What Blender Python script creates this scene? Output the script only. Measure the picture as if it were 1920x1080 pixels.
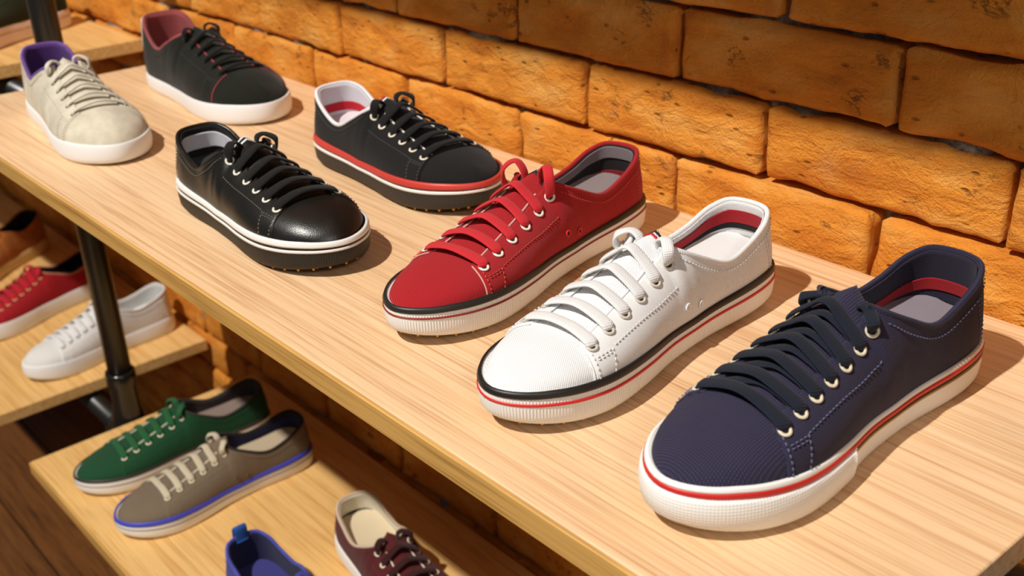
import bpy, math, random
import numpy as np
from mathutils import Vector, Matrix, noise

for o in list(bpy.data.objects):
    bpy.data.objects.remove(o)
SC = bpy.context.scene
COL = SC.collection
random.seed(7)

# ---------------------------------------------------------------- camera
YAW, PITCH, ROLL, FPX = 0.87566, 0.44448, -0.04114, 2119.4
CAM = (1.5561, -0.7383, 0.3869)
def cam_axes():
    cy, sy, cp, sp = math.cos(YAW), math.sin(YAW), math.cos(PITCH), math.sin(PITCH)
    f = Vector((-sy*cp, cy*cp, -sp)); r = Vector((cy, sy, 0)); u = r.cross(f)
    c, s = math.cos(ROLL), math.sin(ROLL)
    return c*r + s*u, -s*r + c*u, f
r_, u_, f_ = cam_axes()
cd = bpy.data.cameras.new('camera')
cd.sensor_width = 36.0
cd.lens = FPX/1920*36
cd.clip_start = 0.02
cd.dof.use_dof = True
cd.dof.focus_distance = 0.80
cd.dof.aperture_fstop = 9.0
cam = bpy.data.objects.new('camera', cd)
cam.matrix_world = Matrix(((r_.x, u_.x, -f_.x, CAM[0]), (r_.y, u_.y, -f_.y, CAM[1]), (r_.z, u_.z, -f_.z, CAM[2]), (0, 0, 0, 1)))
COL.objects.link(cam)
SC.camera = cam

# ---------------------------------------------------------------- world, lamps, exposure
w = bpy.data.worlds.new('world'); SC.world = w
w.use_nodes = True
w.node_tree.nodes['Background'].inputs[0].default_value = (0.92, 0.97, 1.0, 1)
w.node_tree.nodes['Background'].inputs[1].default_value = 0.082
def spot(name, loc, target, power, angle, radius, color, blend=0.3):
    l = bpy.data.lights.new(name, 'SPOT')
    l.energy = power; l.spot_size = math.radians(angle); l.spot_blend = blend
    l.shadow_soft_size = radius; l.color = color
    o = bpy.data.objects.new(name, l)
    o.location = loc
    o.rotation_euler = (Vector(target) - Vector(loc)).to_track_quat('-Z', 'Y').to_euler()
    COL.objects.link(o)
    return o
WARM = (1.0, 0.95, 0.88)
spot('track_spot_key', (0.75, -2.60, 3.55), (0.55, -0.2, -0.15), 990, 50, 0.05, WARM, 0.4)
spot('fill_spot_right', (3.3, -1.35, 1.75), (0.9, -0.2, 0.0), 75, 50, 0.30, WARM, 0.5)  # soft fill added to brighten the shoes' right-facing sides, no fixture behind it
vs = SC.view_settings
vs.view_transform = 'Standard'; vs.look = 'None'; vs.gamma = 1.0; vs.exposure = -0.07
vs.use_curve_mapping = False

# ---------------------------------------------------------------- helpers
def tag(o, label=None, cat=None, group=None, kind=None):
    if label: o['label'] = label
    if cat: o['category'] = cat
    if group: o['group'] = group
    if kind: o['kind'] = kind
    return o

def link(name, me, mat=None, parent=None, mw=None):
    o = bpy.data.objects.new(name, me)
    COL.objects.link(o)
    if mat is not None and len(me.materials) == 0: me.materials.append(mat)
    if parent: o.parent = parent
    if mw is not None: o.matrix_local = mw
    return o

def mkmesh(name, V, F, UV=None, smooth=True, merge=False):
    V = np.asarray(V, float).reshape(-1, 3)
    idx = np.arange(len(V))
    if merge:
        key = {}; idx = np.zeros(len(V), int); out = []
        for i, p in enumerate(np.round(V, 5)):
            k = (p[0], p[1], p[2])
            if k not in key: key[k] = len(out); out.append(V[i])
            idx[i] = key[k]
        V = np.array(out)
    faces, uvs = [], []
    for f in F:
        g, u = [], []
        for a in f:
            b = int(idx[a])
            if b not in g:
                g.append(b)
                if UV is not None: u.append(UV[a])
        if len(g) >= 3: faces.append(g); uvs += u
    me = bpy.data.meshes.new(name)
    me.from_pydata([tuple(map(float, p)) for p in V], [], faces)
    if UV is not None:
        l = me.uv_layers.new(name='uv')
        l.data.foreach_set('uv', np.asarray(uvs, float).ravel())
    me.polygons.foreach_set('use_smooth', [smooth]*len(me.polygons))
    me.validate(); me.update()
    return me

def grid_faces(n, m, closed_m=False, flip=False, base=0):
    F = []
    for i in range(n-1):
        for j in range(m if closed_m else m-1):
            k = (j+1) % m
            q = [base+i*m+j, base+(i+1)*m+j, base+(i+1)*m+k, base+i*m+k]
            F.append(q[::-1] if flip else q)
    return F

def box_mesh(name, x0, x1, y0, y1, z0, z1, bev=0.0):
    if bev <= 0:
        V = [(x, y, z) for x in (x0, x1) for y in (y0, y1) for z in (z0, z1)]
        F = [(0, 1, 3, 2), (4, 6, 7, 5), (0, 4, 5, 1), (2, 3, 7, 6), (0, 2, 6, 4), (1, 5, 7, 3)]
        return mkmesh(name, V, F, smooth=False)
    V = []; b = bev
    for (ins, z) in ((b, z0), (0, z0+b), (0, z1-b), (b, z1)):
        V += [(x0+ins, y0+ins, z), (x1-ins, y0+ins, z), (x1-ins, y1-ins, z), (x0+ins, y1-ins, z)]
    F = [(3, 2, 1, 0), (12, 13, 14, 15)]
    for k in range(3):
        for j in range(4):
            a = k*4+j; c = k*4+(j+1) % 4
            F.append((a, c, c+4, a+4))
    return mkmesh(name, V, F, smooth=False)

def catmull(P, n):
    P = np.asarray(P, float)
    t = np.linspace(0, len(P)-1, n); out = []
    for a in t:
        i = min(int(a), len(P)-2); f = a-i
        p1, p2 = P[i], P[i+1]
        p0 = P[i-1] if i > 0 else 2*p1-p2
        p3 = P[i+2] if i+2 < len(P) else 2*p2-p1
        out.append(.5*(2*p1+(p2-p0)*f+(2*p0-5*p1+4*p2-p3)*f*f+(3*p1-p0-3*p2+p3)*f**3))
    return np.array(out)

def unit(v):
    v = np.asarray(v, float); n = np.linalg.norm(v, axis=-1, keepdims=True)
    return v/np.maximum(n, 1e-12)

def sweep(P, Nrm, wid, thk, sides=10, cap=True, power=1.0):
    """closed tube along P; Nrm gives the flat side's normal; wid, thk half-sizes per point"""
    P = np.asarray(P, float); n = len(P)
    Tn = unit(np.gradient(P, axis=0))
    Nn = np.asarray(Nrm, float); Nn = unit(Nn-(Nn*Tn).sum(1, keepdims=True)*Tn)
    S = np.cross(Tn, Nn)
    wid = np.broadcast_to(wid, (n,)); thk = np.broadcast_to(thk, (n,))
    V = []; UV = []; L = np.concatenate([[0], np.cumsum(np.linalg.norm(np.diff(P, axis=0), axis=1))])
    for i in range(n):
        for k in range(sides):
            a = 2*math.pi*k/sides; c, s = math.cos(a), math.sin(a)
            c = math.copysign(abs(c)**power, c); s = math.copysign(abs(s)**power, s)
            V.append(P[i]+S[i]*wid[i]*c+Nn[i]*thk[i]*s); UV.append((L[i], wid[i]*c))
    F = grid_faces(n, sides, True, True)
    if cap:
        F.append([k for k in range(sides)]); F.append([(n-1)*sides+k for k in range(sides)][::-1])
    return V, F, UV

def lathe(name, prof, seg=24, axis='z'):
    V = []
    for (r, h) in prof:
        for k in range(seg):
            a = 2*math.pi*k/seg
            p = (r*math.cos(a), r*math.sin(a), h)
            V.append(p if axis == 'z' else (h, p[0], p[1]))
    F = grid_faces(len(prof), seg, True, True)
    F.append(list(range(seg))[::-1]); F.append([(len(prof)-1)*seg+k for k in range(seg)])
    return mkmesh(name, V, F)

# ---------------------------------------------------------------- materials
class NT:
    def __init__(s, name):
        s.m = bpy.data.materials.new(name); s.m.use_nodes = True
        s.t = s.m.node_tree; s.b = s.t.nodes['Principled BSDF']
    def n(s, typ, **kw):
        nd = s.t.nodes.new(typ)
        for k, v in kw.items():
            if k.startswith('i_'):
                key = k[2:]; nd.inputs[int(key) if key.isdigit() else key].default_value = v
            else: setattr(nd, k, v)
        return nd
    def l(s, a, b): s.t.links.new(a, b)
    def coord(s, which='Object', scale=(1, 1, 1), rot=(0, 0, 0)):
        c = s.n('ShaderNodeTexCoord'); mp = s.n('ShaderNodeMapping')
        mp.inputs['Scale'].default_value = scale; mp.inputs['Rotation'].default_value = rot
        s.l(c.outputs[which], mp.inputs[0]); return mp.outputs[0]
    def noise(s, vec, scale, detail=4, rough=.55, dist=0.):
        nd = s.n('ShaderNodeTexNoise'); nd.inputs['Scale'].default_value = scale
        nd.inputs['Detail'].default_value = detail; nd.inputs['Roughness'].default_value = rough
        nd.inputs['Distortion'].default_value = dist
        s.l(vec, nd.inputs['Vector']); return nd.outputs[0]
    def ramp(s, fac, stops):
        nd = s.n('ShaderNodeValToRGB'); e = nd.color_ramp.elements
        while len(e) < len(stops): e.new(.5)
        for el, (p, c) in zip(e, stops):
            el.position = p; el.color = (*c, 1) if len(c) == 3 else c
        s.l(fac, nd.inputs[0]); return nd.outputs[0]
    def mix(s, fac, a, b, mode='MIX'):
        nd = s.n('ShaderNodeMix', data_type='RGBA', blend_type=mode)
        for sock, v in ((nd.inputs[0], fac), (nd.inputs[6], a), (nd.inputs[7], b)):
            if hasattr(v, 'is_linked') or hasattr(v, 'links'): s.l(v, sock)
            elif isinstance(v, (int, float)): sock.default_value = v
            else: sock.default_value = (*v, 1)
        return nd.outputs[2]
    def math(s, op, a, b=0.0):
        nd = s.n('ShaderNodeMath', operation=op)
        for sock, v in ((nd.inputs[0], a), (nd.inputs[1], b)):
            if isinstance(v, (int, float)): sock.default_value = v
            else: s.l(v, sock)
        return nd.outputs[0]
    def bump(s, h, strength, dist, prev=None):
        nd = s.n('ShaderNodeBump'); nd.inputs['Strength'].default_value = strength
        nd.inputs['Distance'].default_value = dist; s.l(h, nd.inputs['Height'])
        if prev is not None: s.l(prev, nd.inputs['Normal'])
        return nd.outputs[0]
    def out(s, color=None, rough=None, normal=None, **kw):
        for sock, v in (('Base Color', color), ('Roughness', rough), ('Normal', normal)):
            if v is None: continue
            if isinstance(v, (int, float)): s.b.inputs[sock].default_value = v
            elif isinstance(v, tuple): s.b.inputs[sock].default_value = (*v, 1)
            else: s.l(v, s.b.inputs[sock])
        for k, v in kw.items(): s.b.inputs[k.replace('_', ' ')].default_value = v
        return s.m

def lin(r, g, b):
    f = lambda c: (c/255/12.92) if c/255 <= .04045 else ((c/255+.055)/1.055)**2.4
    return (f(r), f(g), f(b))

_plain = {}
def plain(color, rough=.5, name='enamel', **kw):
    k = (color, rough, name)
    if k not in _plain:
        m = NT(name); _plain[k] = m.out(color, rough, **kw)
    return _plain[k]

def wood_mat(name, light, dark, rough=.45, fine=1.0):
    m = NT(name)
    c1 = m.coord('Object', (2.2, 110*fine, 110*fine))
    c2 = m.coord('Object', (7, 420*fine, 420*fine))
    c3 = m.coord('Object', (.9, 9, 9))
    n1 = m.noise(c1, 1.6, 5, .6, .6); n2 = m.noise(c2, 1.0, 3, .6, .2); n3 = m.noise(c3, 1.2, 3, .5, .8)
    a = m.ramp(n1, [(.33, dark), (.52, light), (.75, tuple(min(1, v*1.08) for v in light))])
    b = m.ramp(n2, [(.34, tuple(v*.74 for v in dark)), (.50, light)])
    col = m.mix(.46, a, b)
    pat = m.ramp(n3, [(.35, (.90, .84, .74)), (.65, (1, 1, 1))])
    col = m.mix(.75, col, pat, 'MULTIPLY')
    return m.out(col, rough, m.bump(n2, .25, .0006), Specular_IOR_Level=.35)

M_OAK = wood_mat('oak_veneer', lin(234, 200, 160), lin(206, 158, 112))
M_EDGE = wood_mat('oak_edging', lin(214, 168, 96), lin(168, 118, 52), .55, .8)
M_PINE = wood_mat('lower_oak', lin(232, 190, 124), lin(206, 152, 82), .45, .6)
M_FLOOR = wood_mat('dark_floor', lin(112, 70, 34), lin(64, 38, 18), .5, .35)

def brick_mat():
    m = NT('old_brick')
    oi = m.n('ShaderNodeObjectInfo')
    c = m.n('ShaderNodeTexCoord')
    add = m.n('ShaderNodeVectorMath', operation='ADD')
    cx = m.n('ShaderNodeCombineXYZ')
    r10 = m.math('MULTIPLY', oi.outputs['Random'], 37.0)
    m.l(r10, cx.inputs[0]); m.l(r10, cx.inputs[2])
    m.l(c.outputs['Object'], add.inputs[0]); m.l(cx.outputs[0], add.inputs[1])
    v = add.outputs[0]
    mp = m.n('ShaderNodeMapping'); mp.inputs['Scale'].default_value = (.45, 1, 1); mp.inputs['Rotation'].default_value = (0, .35, 0)
    m.l(v, mp.inputs[0]); vs_ = mp.outputs[0]
    big = m.noise(v, 14, 5, .6); mid = m.noise(vs_, 75, 6, .6, .6); fine = m.noise(v, 420, 4, .65)
    tonal = m.noise(vs_, 26, 4, .55)
    base = m.ramp(tonal, [(.30, lin(206, 122, 44)), (.50, lin(230, 150, 58)), (.70, lin(240, 176, 92))])
    tone = m.ramp(oi.outputs['Random'], [(0, (.88, .82, .76)), (.5, (1, .97, .92)), (1, (1.0, 1.0, 1.0))])
    base = m.mix(.7, base, tone, 'MULTIPLY')
    smear = m.ramp(big, [(.58, (0, 0, 0)), (.74, (1, 1, 1))])
    base = m.mix(m.math('MULTIPLY', smear, .38), base, lin(226, 178, 118))
    speck = m.ramp(m.noise(v, 190, 4, .7), [(.66, (0, 0, 0)), (.74, (1, 1, 1))])
    base = m.mix(m.math('MULTIPLY', speck, .4), base, lin(110, 66, 34))
    grey = m.math('MULTIPLY', m.ramp(m.noise(v, 30, 4, .7), [(.62, (0, 0, 0)), (.72, (1, 1, 1))]), m.ramp(fine, [(.4, (0, 0, 0)), (.6, (1, 1, 1))]))
    base = m.mix(m.math('MULTIPLY', grey, .5), base, lin(120, 104, 88))
    # short ragged cracks and chips
    mp2 = m.n('ShaderNodeMapping'); mp2.inputs['Scale'].default_value = (13, 22, 30)
    mp2.inputs['Rotation'].default_value = (0, .3, 0)
    m.l(v, mp2.inputs[0])
    nc = m.noise(mp2.outputs[0], 1.2, 8, .66, .6)
    dd = m.math('ABSOLUTE', m.math('SUBTRACT', nc, .53))
    crack = m.ramp(dd, [(.0, (1, 1, 1)), (.012, (0, 0, 0))])
    gate = m.ramp(m.noise(v, 30, 3, .5), [(.60, (0, 0, 0)), (.68, (1, 1, 1))])
    crackm = m.math('MULTIPLY', crack, gate)
    vor = m.n('ShaderNodeTexVoronoi', feature='F1'); vor.inputs['Scale'].default_value = 130
    m.l(vs_, vor.inputs['Vector'])
    sepc = m.n('ShaderNodeSeparateColor'); m.l(vor.outputs['Color'], sepc.inputs[0])
    pit = m.math('MULTIPLY', m.ramp(vor.outputs['Distance'], [(.10, (1, 1, 1)), (.26, (0, 0, 0))]), m.math('GREATER_THAN', sepc.outputs[0], .80))
    base = m.mix(m.math('MULTIPLY', pit, .55), base, lin(96, 54, 22))
    h = m.math('ADD', mid, m.math('MULTIPLY', fine, .32))
    h = m.math('SUBTRACT', h, m.math('MULTIPLY', pit, .35))
    h = m.math('SUBTRACT', h, m.math('MULTIPLY', crackm, .45))
    base = m.mix(m.math('MULTIPLY', crackm, .25), base, lin(80, 46, 20))
    return m.out(base, .93, m.bump(h, 1.0, .007), Specular_IOR_Level=.15)
M_BRICK = brick_mat()
def mortar_mat():
    m = NT('grey_mortar'); v = m.coord('Object')
    n = m.noise(v, 160, 6, .7); g = m.noise(v, 14, 3, .5)
    col = m.ramp(n, [(.3, lin(96, 88, 76)), (.6, lin(186, 178, 164))])
    return m.out(col, .95, m.bump(n, 1.0, .006), Specular_IOR_Level=.1)
M_MORTAR = mortar_mat()
M_PIPE = NT('black_pipe').out((.012, .011, .009), .32, Specular_IOR_Level=.6)
M_IRON = NT('black_iron_fitting').out((.010, .009, .008), .2, Specular_IOR_Level=.6)

_fab = {}
def fabric(kind, color, name=None, rough=None):
    """canvas, twill, leather, suede, rubber, ribbed, knurl, lace"""
    key = (kind, color)
    if key in _fab: return _fab[key]
    m = NT(name or kind)
    if kind in ('canvas', 'twill', 'lace', 'coarse'):
        per = {'canvas': .0011, 'twill': .0012, 'lace': .0013, 'coarse': .0015}[kind]
        rot = (0, 0, math.radians(35)) if kind == 'twill' else (0, 0, 0)
        uv = m.coord('UV', (1, 1, 1), rot)
        def wave(ax):
            nd = m.n('ShaderNodeTexWave', wave_type='BANDS', bands_direction=ax)
            nd.inputs['Scale'].default_value = .31416/per
            nd.inputs['Distortion'].default_value = .6 if kind != 'lace' else .2
            nd.inputs['Detail Scale'].default_value = 3.0
            m.l(uv, nd.inputs['Vector']); return nd.outputs['Fac']
        a = wave('X')
        h = m.math('MULTIPLY', a, wave('Y')) if kind != 'twill' else a
        lightc = max(color) > .5
        dark = tuple(v*(.86 if lightc else .50 if kind in ('coarse', 'lace') else .72) for v in color)
        hi = tuple(min(1, v*1.12+.004) for v in color)
        col = m.ramp(h, [(.05, dark), (.6, hi)])
        nz = m.noise(m.coord('Object'), 30, 3)
        col = m.mix(.35, col, m.ramp(nz, [(.3, (.93, .93, .93) if lightc else (.8, .8, .8)), (.7, (1, 1, 1))]), 'MULTIPLY')
        mt = m.out(col, rough or .85, m.bump(h, .55, .0006), Specular_IOR_Level=.2)
        m.b.inputs['Sheen Weight'].default_value = .08
    elif kind == 'leather':
        v = m.coord('Object'); vo = m.n('ShaderNodeTexVoronoi'); vo.inputs['Scale'].default_value = 900
        m.l(v, vo.inputs['Vector']); n = m.noise(v, 60, 3)
        mt = m.out(color, m.math('ADD', m.math('MULTIPLY', n, .2), rough or .24), m.bump(vo.outputs['Distance'], .16, .0006), Specular_IOR_Level=.55)
    elif kind == 'suede':
        v = m.coord('Object'); n = m.noise(v, 38, 5, .6); f = m.noise(v, 1400, 2)
        col = m.ramp(n, [(.3, tuple(c*.78 for c in color)), (.7, tuple(min(1, c*1.12) for c in color))])
        mt = m.out(col, .95, m.bump(f, .5, .0005), Specular_IOR_Level=.1)
        m.b.inputs['Sheen Weight'].default_value = .12
    elif kind in ('ribbed', 'knurl'):
        uv = m.coord('UV')
        def wv(scale, ax):
            nd = m.n('ShaderNodeTexWave', wave_type='BANDS', bands_direction=ax); nd.inputs['Scale'].default_value = scale
            m.l(uv, nd.inputs['Vector']); return nd.outputs['Fac']
        if kind == 'ribbed': h = wv(.31416/.0021, 'X')
        else: h = m.math('MULTIPLY', wv(.31416/.0019, 'X'), wv(.31416/.0019, 'Y'))
        mt = m.out(color, rough or .5, m.bump(h, .6 if kind == 'ribbed' else .35, .0008), Specular_IOR_Level=.3)
    else:
        n = m.noise(m.coord('Object'), 80, 4)
        mt = m.out(color, rough or .48, m.bump(n, .06, .0006), Specular_IOR_Level=.35)
    _fab[key] = mt
    return mt

# ---------------------------------------------------------------- brick wall
ZJ, PITCHZ = 0.115, 0.0672
WX0, WX1 = -1.40, 1.62
WALL = link('wall_back', box_mesh('wall_back', WX0-.3, WX1+.3, .045, .16, -1.0, 1.35), M_MORTAR)
tag(WALL, 'old orange brick wall with thin dark joints behind the shelves', kind='structure')
def mortar_bed():
    nx, nz = 330, 150
    xs = np.linspace(WX0, WX1, nx); zs = np.linspace(-.99, .46, nz)
    V = []
    for x in xs:
        for z in zs:
            n = noise.fractal(Vector((x*9, 3.1, z*9)), 1.0, 2.0, 3)*.011+noise.noise(Vector((x*45, 8, z*45)))*.004
            V.append((x, .024-n*1.7, z))
    me = mkmesh('mortar_bed', V, grid_faces(nx, nz))
    o = link('mortar', me, M_MORTAR, WALL); tag(o, kind='stuff')
mortar_bed()
def brick_mesh(wd, ht, seed, nx=30, nz=12, rough=1.0):
    """irregular hand-made brick: face towards -y, origin at face centre"""
    a, b = wd/2, ht/2
    us = np.concatenate([[-1], -1+2*(0.5-0.5*np.cos(np.linspace(.12, math.pi-.12, nx))), [1]])
    ws = np.concatenate([[-1], -1+2*(0.5-0.5*np.cos(np.linspace(.18, math.pi-.18, nz))), [1]])
    V = []; sd = seed*13.7
    for i, u in enumerate(us):
        for j, w_ in enumerate(ws):
            x, z = u*a, w_*b
            # round the corners of the face
            ex = max(0, abs(x)-(a-.009)); ez = max(0, abs(z)-(b-.009))
            if ex > 0 and ez > 0:
                d = math.hypot(ex, ez)
                if d > .009:
                    x = math.copysign(a-.009+ex/d*.009, x); z = math.copysign(b-.009+ez/d*.009, z)
            e = min(a-abs(x), b-abs(z))
            y = 0.0
            if e < .008: y = .009*(1-math.sqrt(max(0, 1-(1-e/.008)**2)))
            p = Vector((x*1+sd, sd*.3, z))
            n1 = noise.noise(p*16)*.0035+noise.noise(p*42)*.0020
            n2 = noise.fractal(p*85, .9, 2.1, 3)*.0012
            y += (n1+n2)*rough+.001*(u*math.sin(sd)+w_*math.cos(sd*2))
            ox = noise.noise(Vector((sd+9, z*30, 1)))*.003*abs(u)**6*math.copysign(1, u)
            oz = (noise.noise(Vector((x*22+sd, 4, 2)))*.0042+noise.noise(Vector((x*70+sd, 1, 7)))*.0012)*abs(w_)**5*math.copysign(1, w_)
            if abs(u) == 1 or abs(w_) == 1:
                y = .05
            V.append((x+ox, max(y, -.004)+.0045, z+oz))
    return mkmesh('brick', V, grid_faces(len(us), len(ws)))
KNOWN = {3: [.38, .585, .80, 1.010, 1.22], 2: [.26, .475, .684, .901, 1.116, 1.33], 1: [-.06, .147, .35, .559, .786, .999, 1.213, 1.42],
         0: [-.15, .06, .272, .48, .685, .901, 1.109, 1.32]}
COURSES = {}
for k in range(-16, 6):
    js = list(KNOWN.get(k, []))
    if not js: js = [.02+(k % 2)*.105+random.uniform(-.03, .03)]
    while js[-1] < WX1: js.append(js[-1]+.212+random.uniform(-.012, .012))
    while js[0] > WX0: js.insert(0, js[0]-.212-random.uniform(-.012, .012))
    COURSES[k] = js
LOWV = {}
far_V, far_F = [], []
# course k spans z from ZJ+(k-2)*PITCHZ up to ZJ+(k-1)*PITCHZ
count = 0
for k, js in COURSES.items():
    z0 = ZJ+(k-2)*PITCHZ; zc = z0+PITCHZ/2
    for a, b in zip(js[:-1], js[1:]):
        wd = b-a-.0034; ht = PITCHZ-.0040; xc = (a+b)/2
        if k >= 0 and k <= 4 and xc > -.3: hi = 2
        else: hi = 0
        sd = count; count += 1
        if hi:
            me = brick_mesh(wd, ht, sd+1, 46, 18)
        else:
            key = (count % 7, round(wd, 2))
            if key not in LOWV: LOWV[key] = brick_mesh(round(wd, 2)-.002, ht, sd+1, 14, 7)
            me = LOWV[key]
        o = link('brick', me, M_BRICK, WALL, Matrix.Translation((xc, random.uniform(0, .003), zc)))
def brick_field():
    V, F = [], []
    k = 6
    while ZJ+(k-1)*PITCHZ < 1.33:
        z0 = ZJ+(k-2)*PITCHZ; x = WX0+(k % 2)*.105-.1
        while x < WX1:
            b = len(V); x1 = x+.207; z1 = z0+PITCHZ-.005; i = .006
            V += [(x, .05, z0), (x1, .05, z0), (x1, .05, z1), (x, .05, z1), (x+i, .004, z0+i), (x1-i, .004, z0+i), (x1-i, .004, z1-i), (x+i, .004, z1-i)]
            F += [(b+4, b+5, b+6, b+7), (b, b+1, b+5, b+4), (b+1, b+2, b+6, b+5), (b+2, b+3, b+7, b+6), (b+3, b, b+4, b+7)]
            x = x1+.005
        k += 1
    o = link('brick_courses', mkmesh('brick_courses', V, F, smooth=False), M_BRICK, WALL); tag(o, kind='stuff')
brick_field()

# ---------------------------------------------------------------- floor of dark planks
FLOORZ = -0.95
FL = link('floor', box_mesh('floor', -2.2, 2.6, -2.6, .16, FLOORZ-.06, FLOORZ-.012), M_FLOOR)
tag(FL, 'dark brown plank floor below the shelving', kind='structure')
for i in range(19):
    y0 = -2.6+i*.142
    me = box_mesh('plank', -2.2, 2.6, y0+.0015, min(y0+.1405, .04), FLOORZ-.012, FLOORZ, .002)
    link('plank', me, M_FLOOR, FL)

# ---------------------------------------------------------------- shelves
def shelf(label, x0, x1, y0, z, t, mat, edge=True, eb=.003):
    e = bpy.data.objects.new('shelf', None); COL.objects.link(e); e.location = (x0, y0, z-t)
    tag(e, label, 'shelf', 'oak shelves along the brick wall')
    L, D = x1-x0, -.002-y0
    link('board', box_mesh('board', 0, L, eb+.0004, D, 0, t, .0008), mat, e)
    link('edge_band', box_mesh('edge_band', 0, L, 0, eb, .0002, t-.0006, .0007), M_EDGE, e)
    return e
shelf('pale oak shelf holding the navy, white and red canvas sneakers', 0.0, 1.357, -.40, 0.0, .0195, M_OAK)
shelf('lower oak shelf holding the green, grey, blue and maroon sneakers', -.02, 1.357, -.385, -.555, .020, M_PINE)
shelf('oak shelf behind the black pipe with the dark green shoe', -1.30, -.245, -.40, -.018, .020, M_PINE)
shelf('low oak shelf holding the scarlet and plain white sneakers', -1.30, -.196, -.40, -.557, .020, M_PINE)
shelf('highest oak shelf above the brick wall, over the black sneakers', 0.0, 1.357, -.40, .66, .0195, M_OAK)
shelf('highest oak shelf of the bay left of the black pipe', -1.30, -.245, -.40, .66, .0195, M_OAK)

# ---------------------------------------------------------------- black pipe posts with fittings
def post(x, y, label):
    e = bpy.data.objects.new('pipe_post', None); COL.objects.link(e); e.location = (x, y, FLOORZ)
    tag(e, label, 'pipe', 'black pipe posts carrying the shelves')
    R = .0185
    link('pipe', lathe('pipe', [(R, 0.010), (R, 2.2)], 32), M_PIPE, e)
    link('base_flange', lathe('base_flange', [(.055, 0), (.055, .006), (.03, .010), (.026, .03), (.026, .04)], 32), M_IRON, e)
    for zs in (-.555, -.002, .66):
        zz = zs-FLOORZ
        h_ = 1.0 if zs < -.1 else .5
        f = link('fitting', lathe('fitting', [(R, .078*h_), (.0225, .078*h_), (.0235, .074*h_), (.0235, .058*h_), (.0215, .052*h_), (.0215, .02*h_), (.026, -.01), (.032, -.03), (.0335, -.05), (.032, -.07), (.026, -.092), (.0235, -.1), (.026, -.106), (.026, -.12), (R, .0-.12)], 32), M_IRON, e, Matrix.Translation((0, 0, zz)))
        for sgn in (-1, 1):
            pr = [(.024, 0), (.026, .030), (.0275, .034), (.0275, .05), (.0245, .052), (.0175, .052)]
            link('arm', lathe('arm', [(r, sgn*h) for r, h in pr] if sgn > 0 else [(r, -h) for r, h in pr], 28, 'x'), M_IRON, f, Matrix.Translation((0, 0, -.0475)))
    return e
PX, PY = -.0515, -.213
post(PX, PY, 'tall black pipe post in the gap between the shelves')
post(1.43, PY, 'black pipe post past the right end of the pale oak shelf')
def rail(x0, x1, z, label):
    o = link('pipe_rail', lathe('pipe_rail', [(.0165, 0), (.0165, x1-x0)], 28, 'x'), M_PIPE)
    o.location = (x0, PY, z); tag(o, label, 'pipe', 'black pipe rails under the shelves')
for zs, nm in ((-.555, 'lower oak shelf'), (-.002, 'pale oak shelf'), (.66, 'highest oak shelf')):
    if zs > .5: continue
    rail(PX+.05, 1.43-.05, zs-.0475, 'black pipe rail running beneath the '+nm)
    rail(-1.3, PX-.05, zs-.0475-(.010 if zs == -.002 else .002), 'black pipe rail left of the post, level with the '+nm)

# ================================================================ SHOES
T_ = np.array([0, .012, .045, .11, .2, .35, .5, .62, .72, .8, .88, .945, .985, 1])
LA_ = np.array([0, .34, .60, .75, .80, .81, .88, .97, 1.0, .96, .82, .58, .30, 0])
ME_ = np.array([0, .34, .58, .71, .74, .70, .76, .90, .98, .98, .86, .62, .32, 0])
def ring_norm():
    P = np.concatenate([np.stack([T_, ME_], 1), np.stack([T_[::-1][1:-1], -LA_[::-1][1:-1]], 1)])
    n = len(P); out = []
    for i in range(n):
        p0, p1, p2, p3 = P[i-1], P[i], P[(i+1) % n], P[(i+2) % n]
        for k in range(16):
            t = k/16
            out.append(.5*((2*p1)+(-p0+p2)*t+(2*p0-5*p1+4*p2-p3)*t*t+(-p0+3*p1-3*p2+p3)*t**3))
    out = np.array(out); h = 13*16
    return out[:h+1], np.concatenate([out[h:], out[:1]])[::-1]
RM, RL = ring_norm()      # heel -> toe, medial (+y) and lateral (-y)

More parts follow.
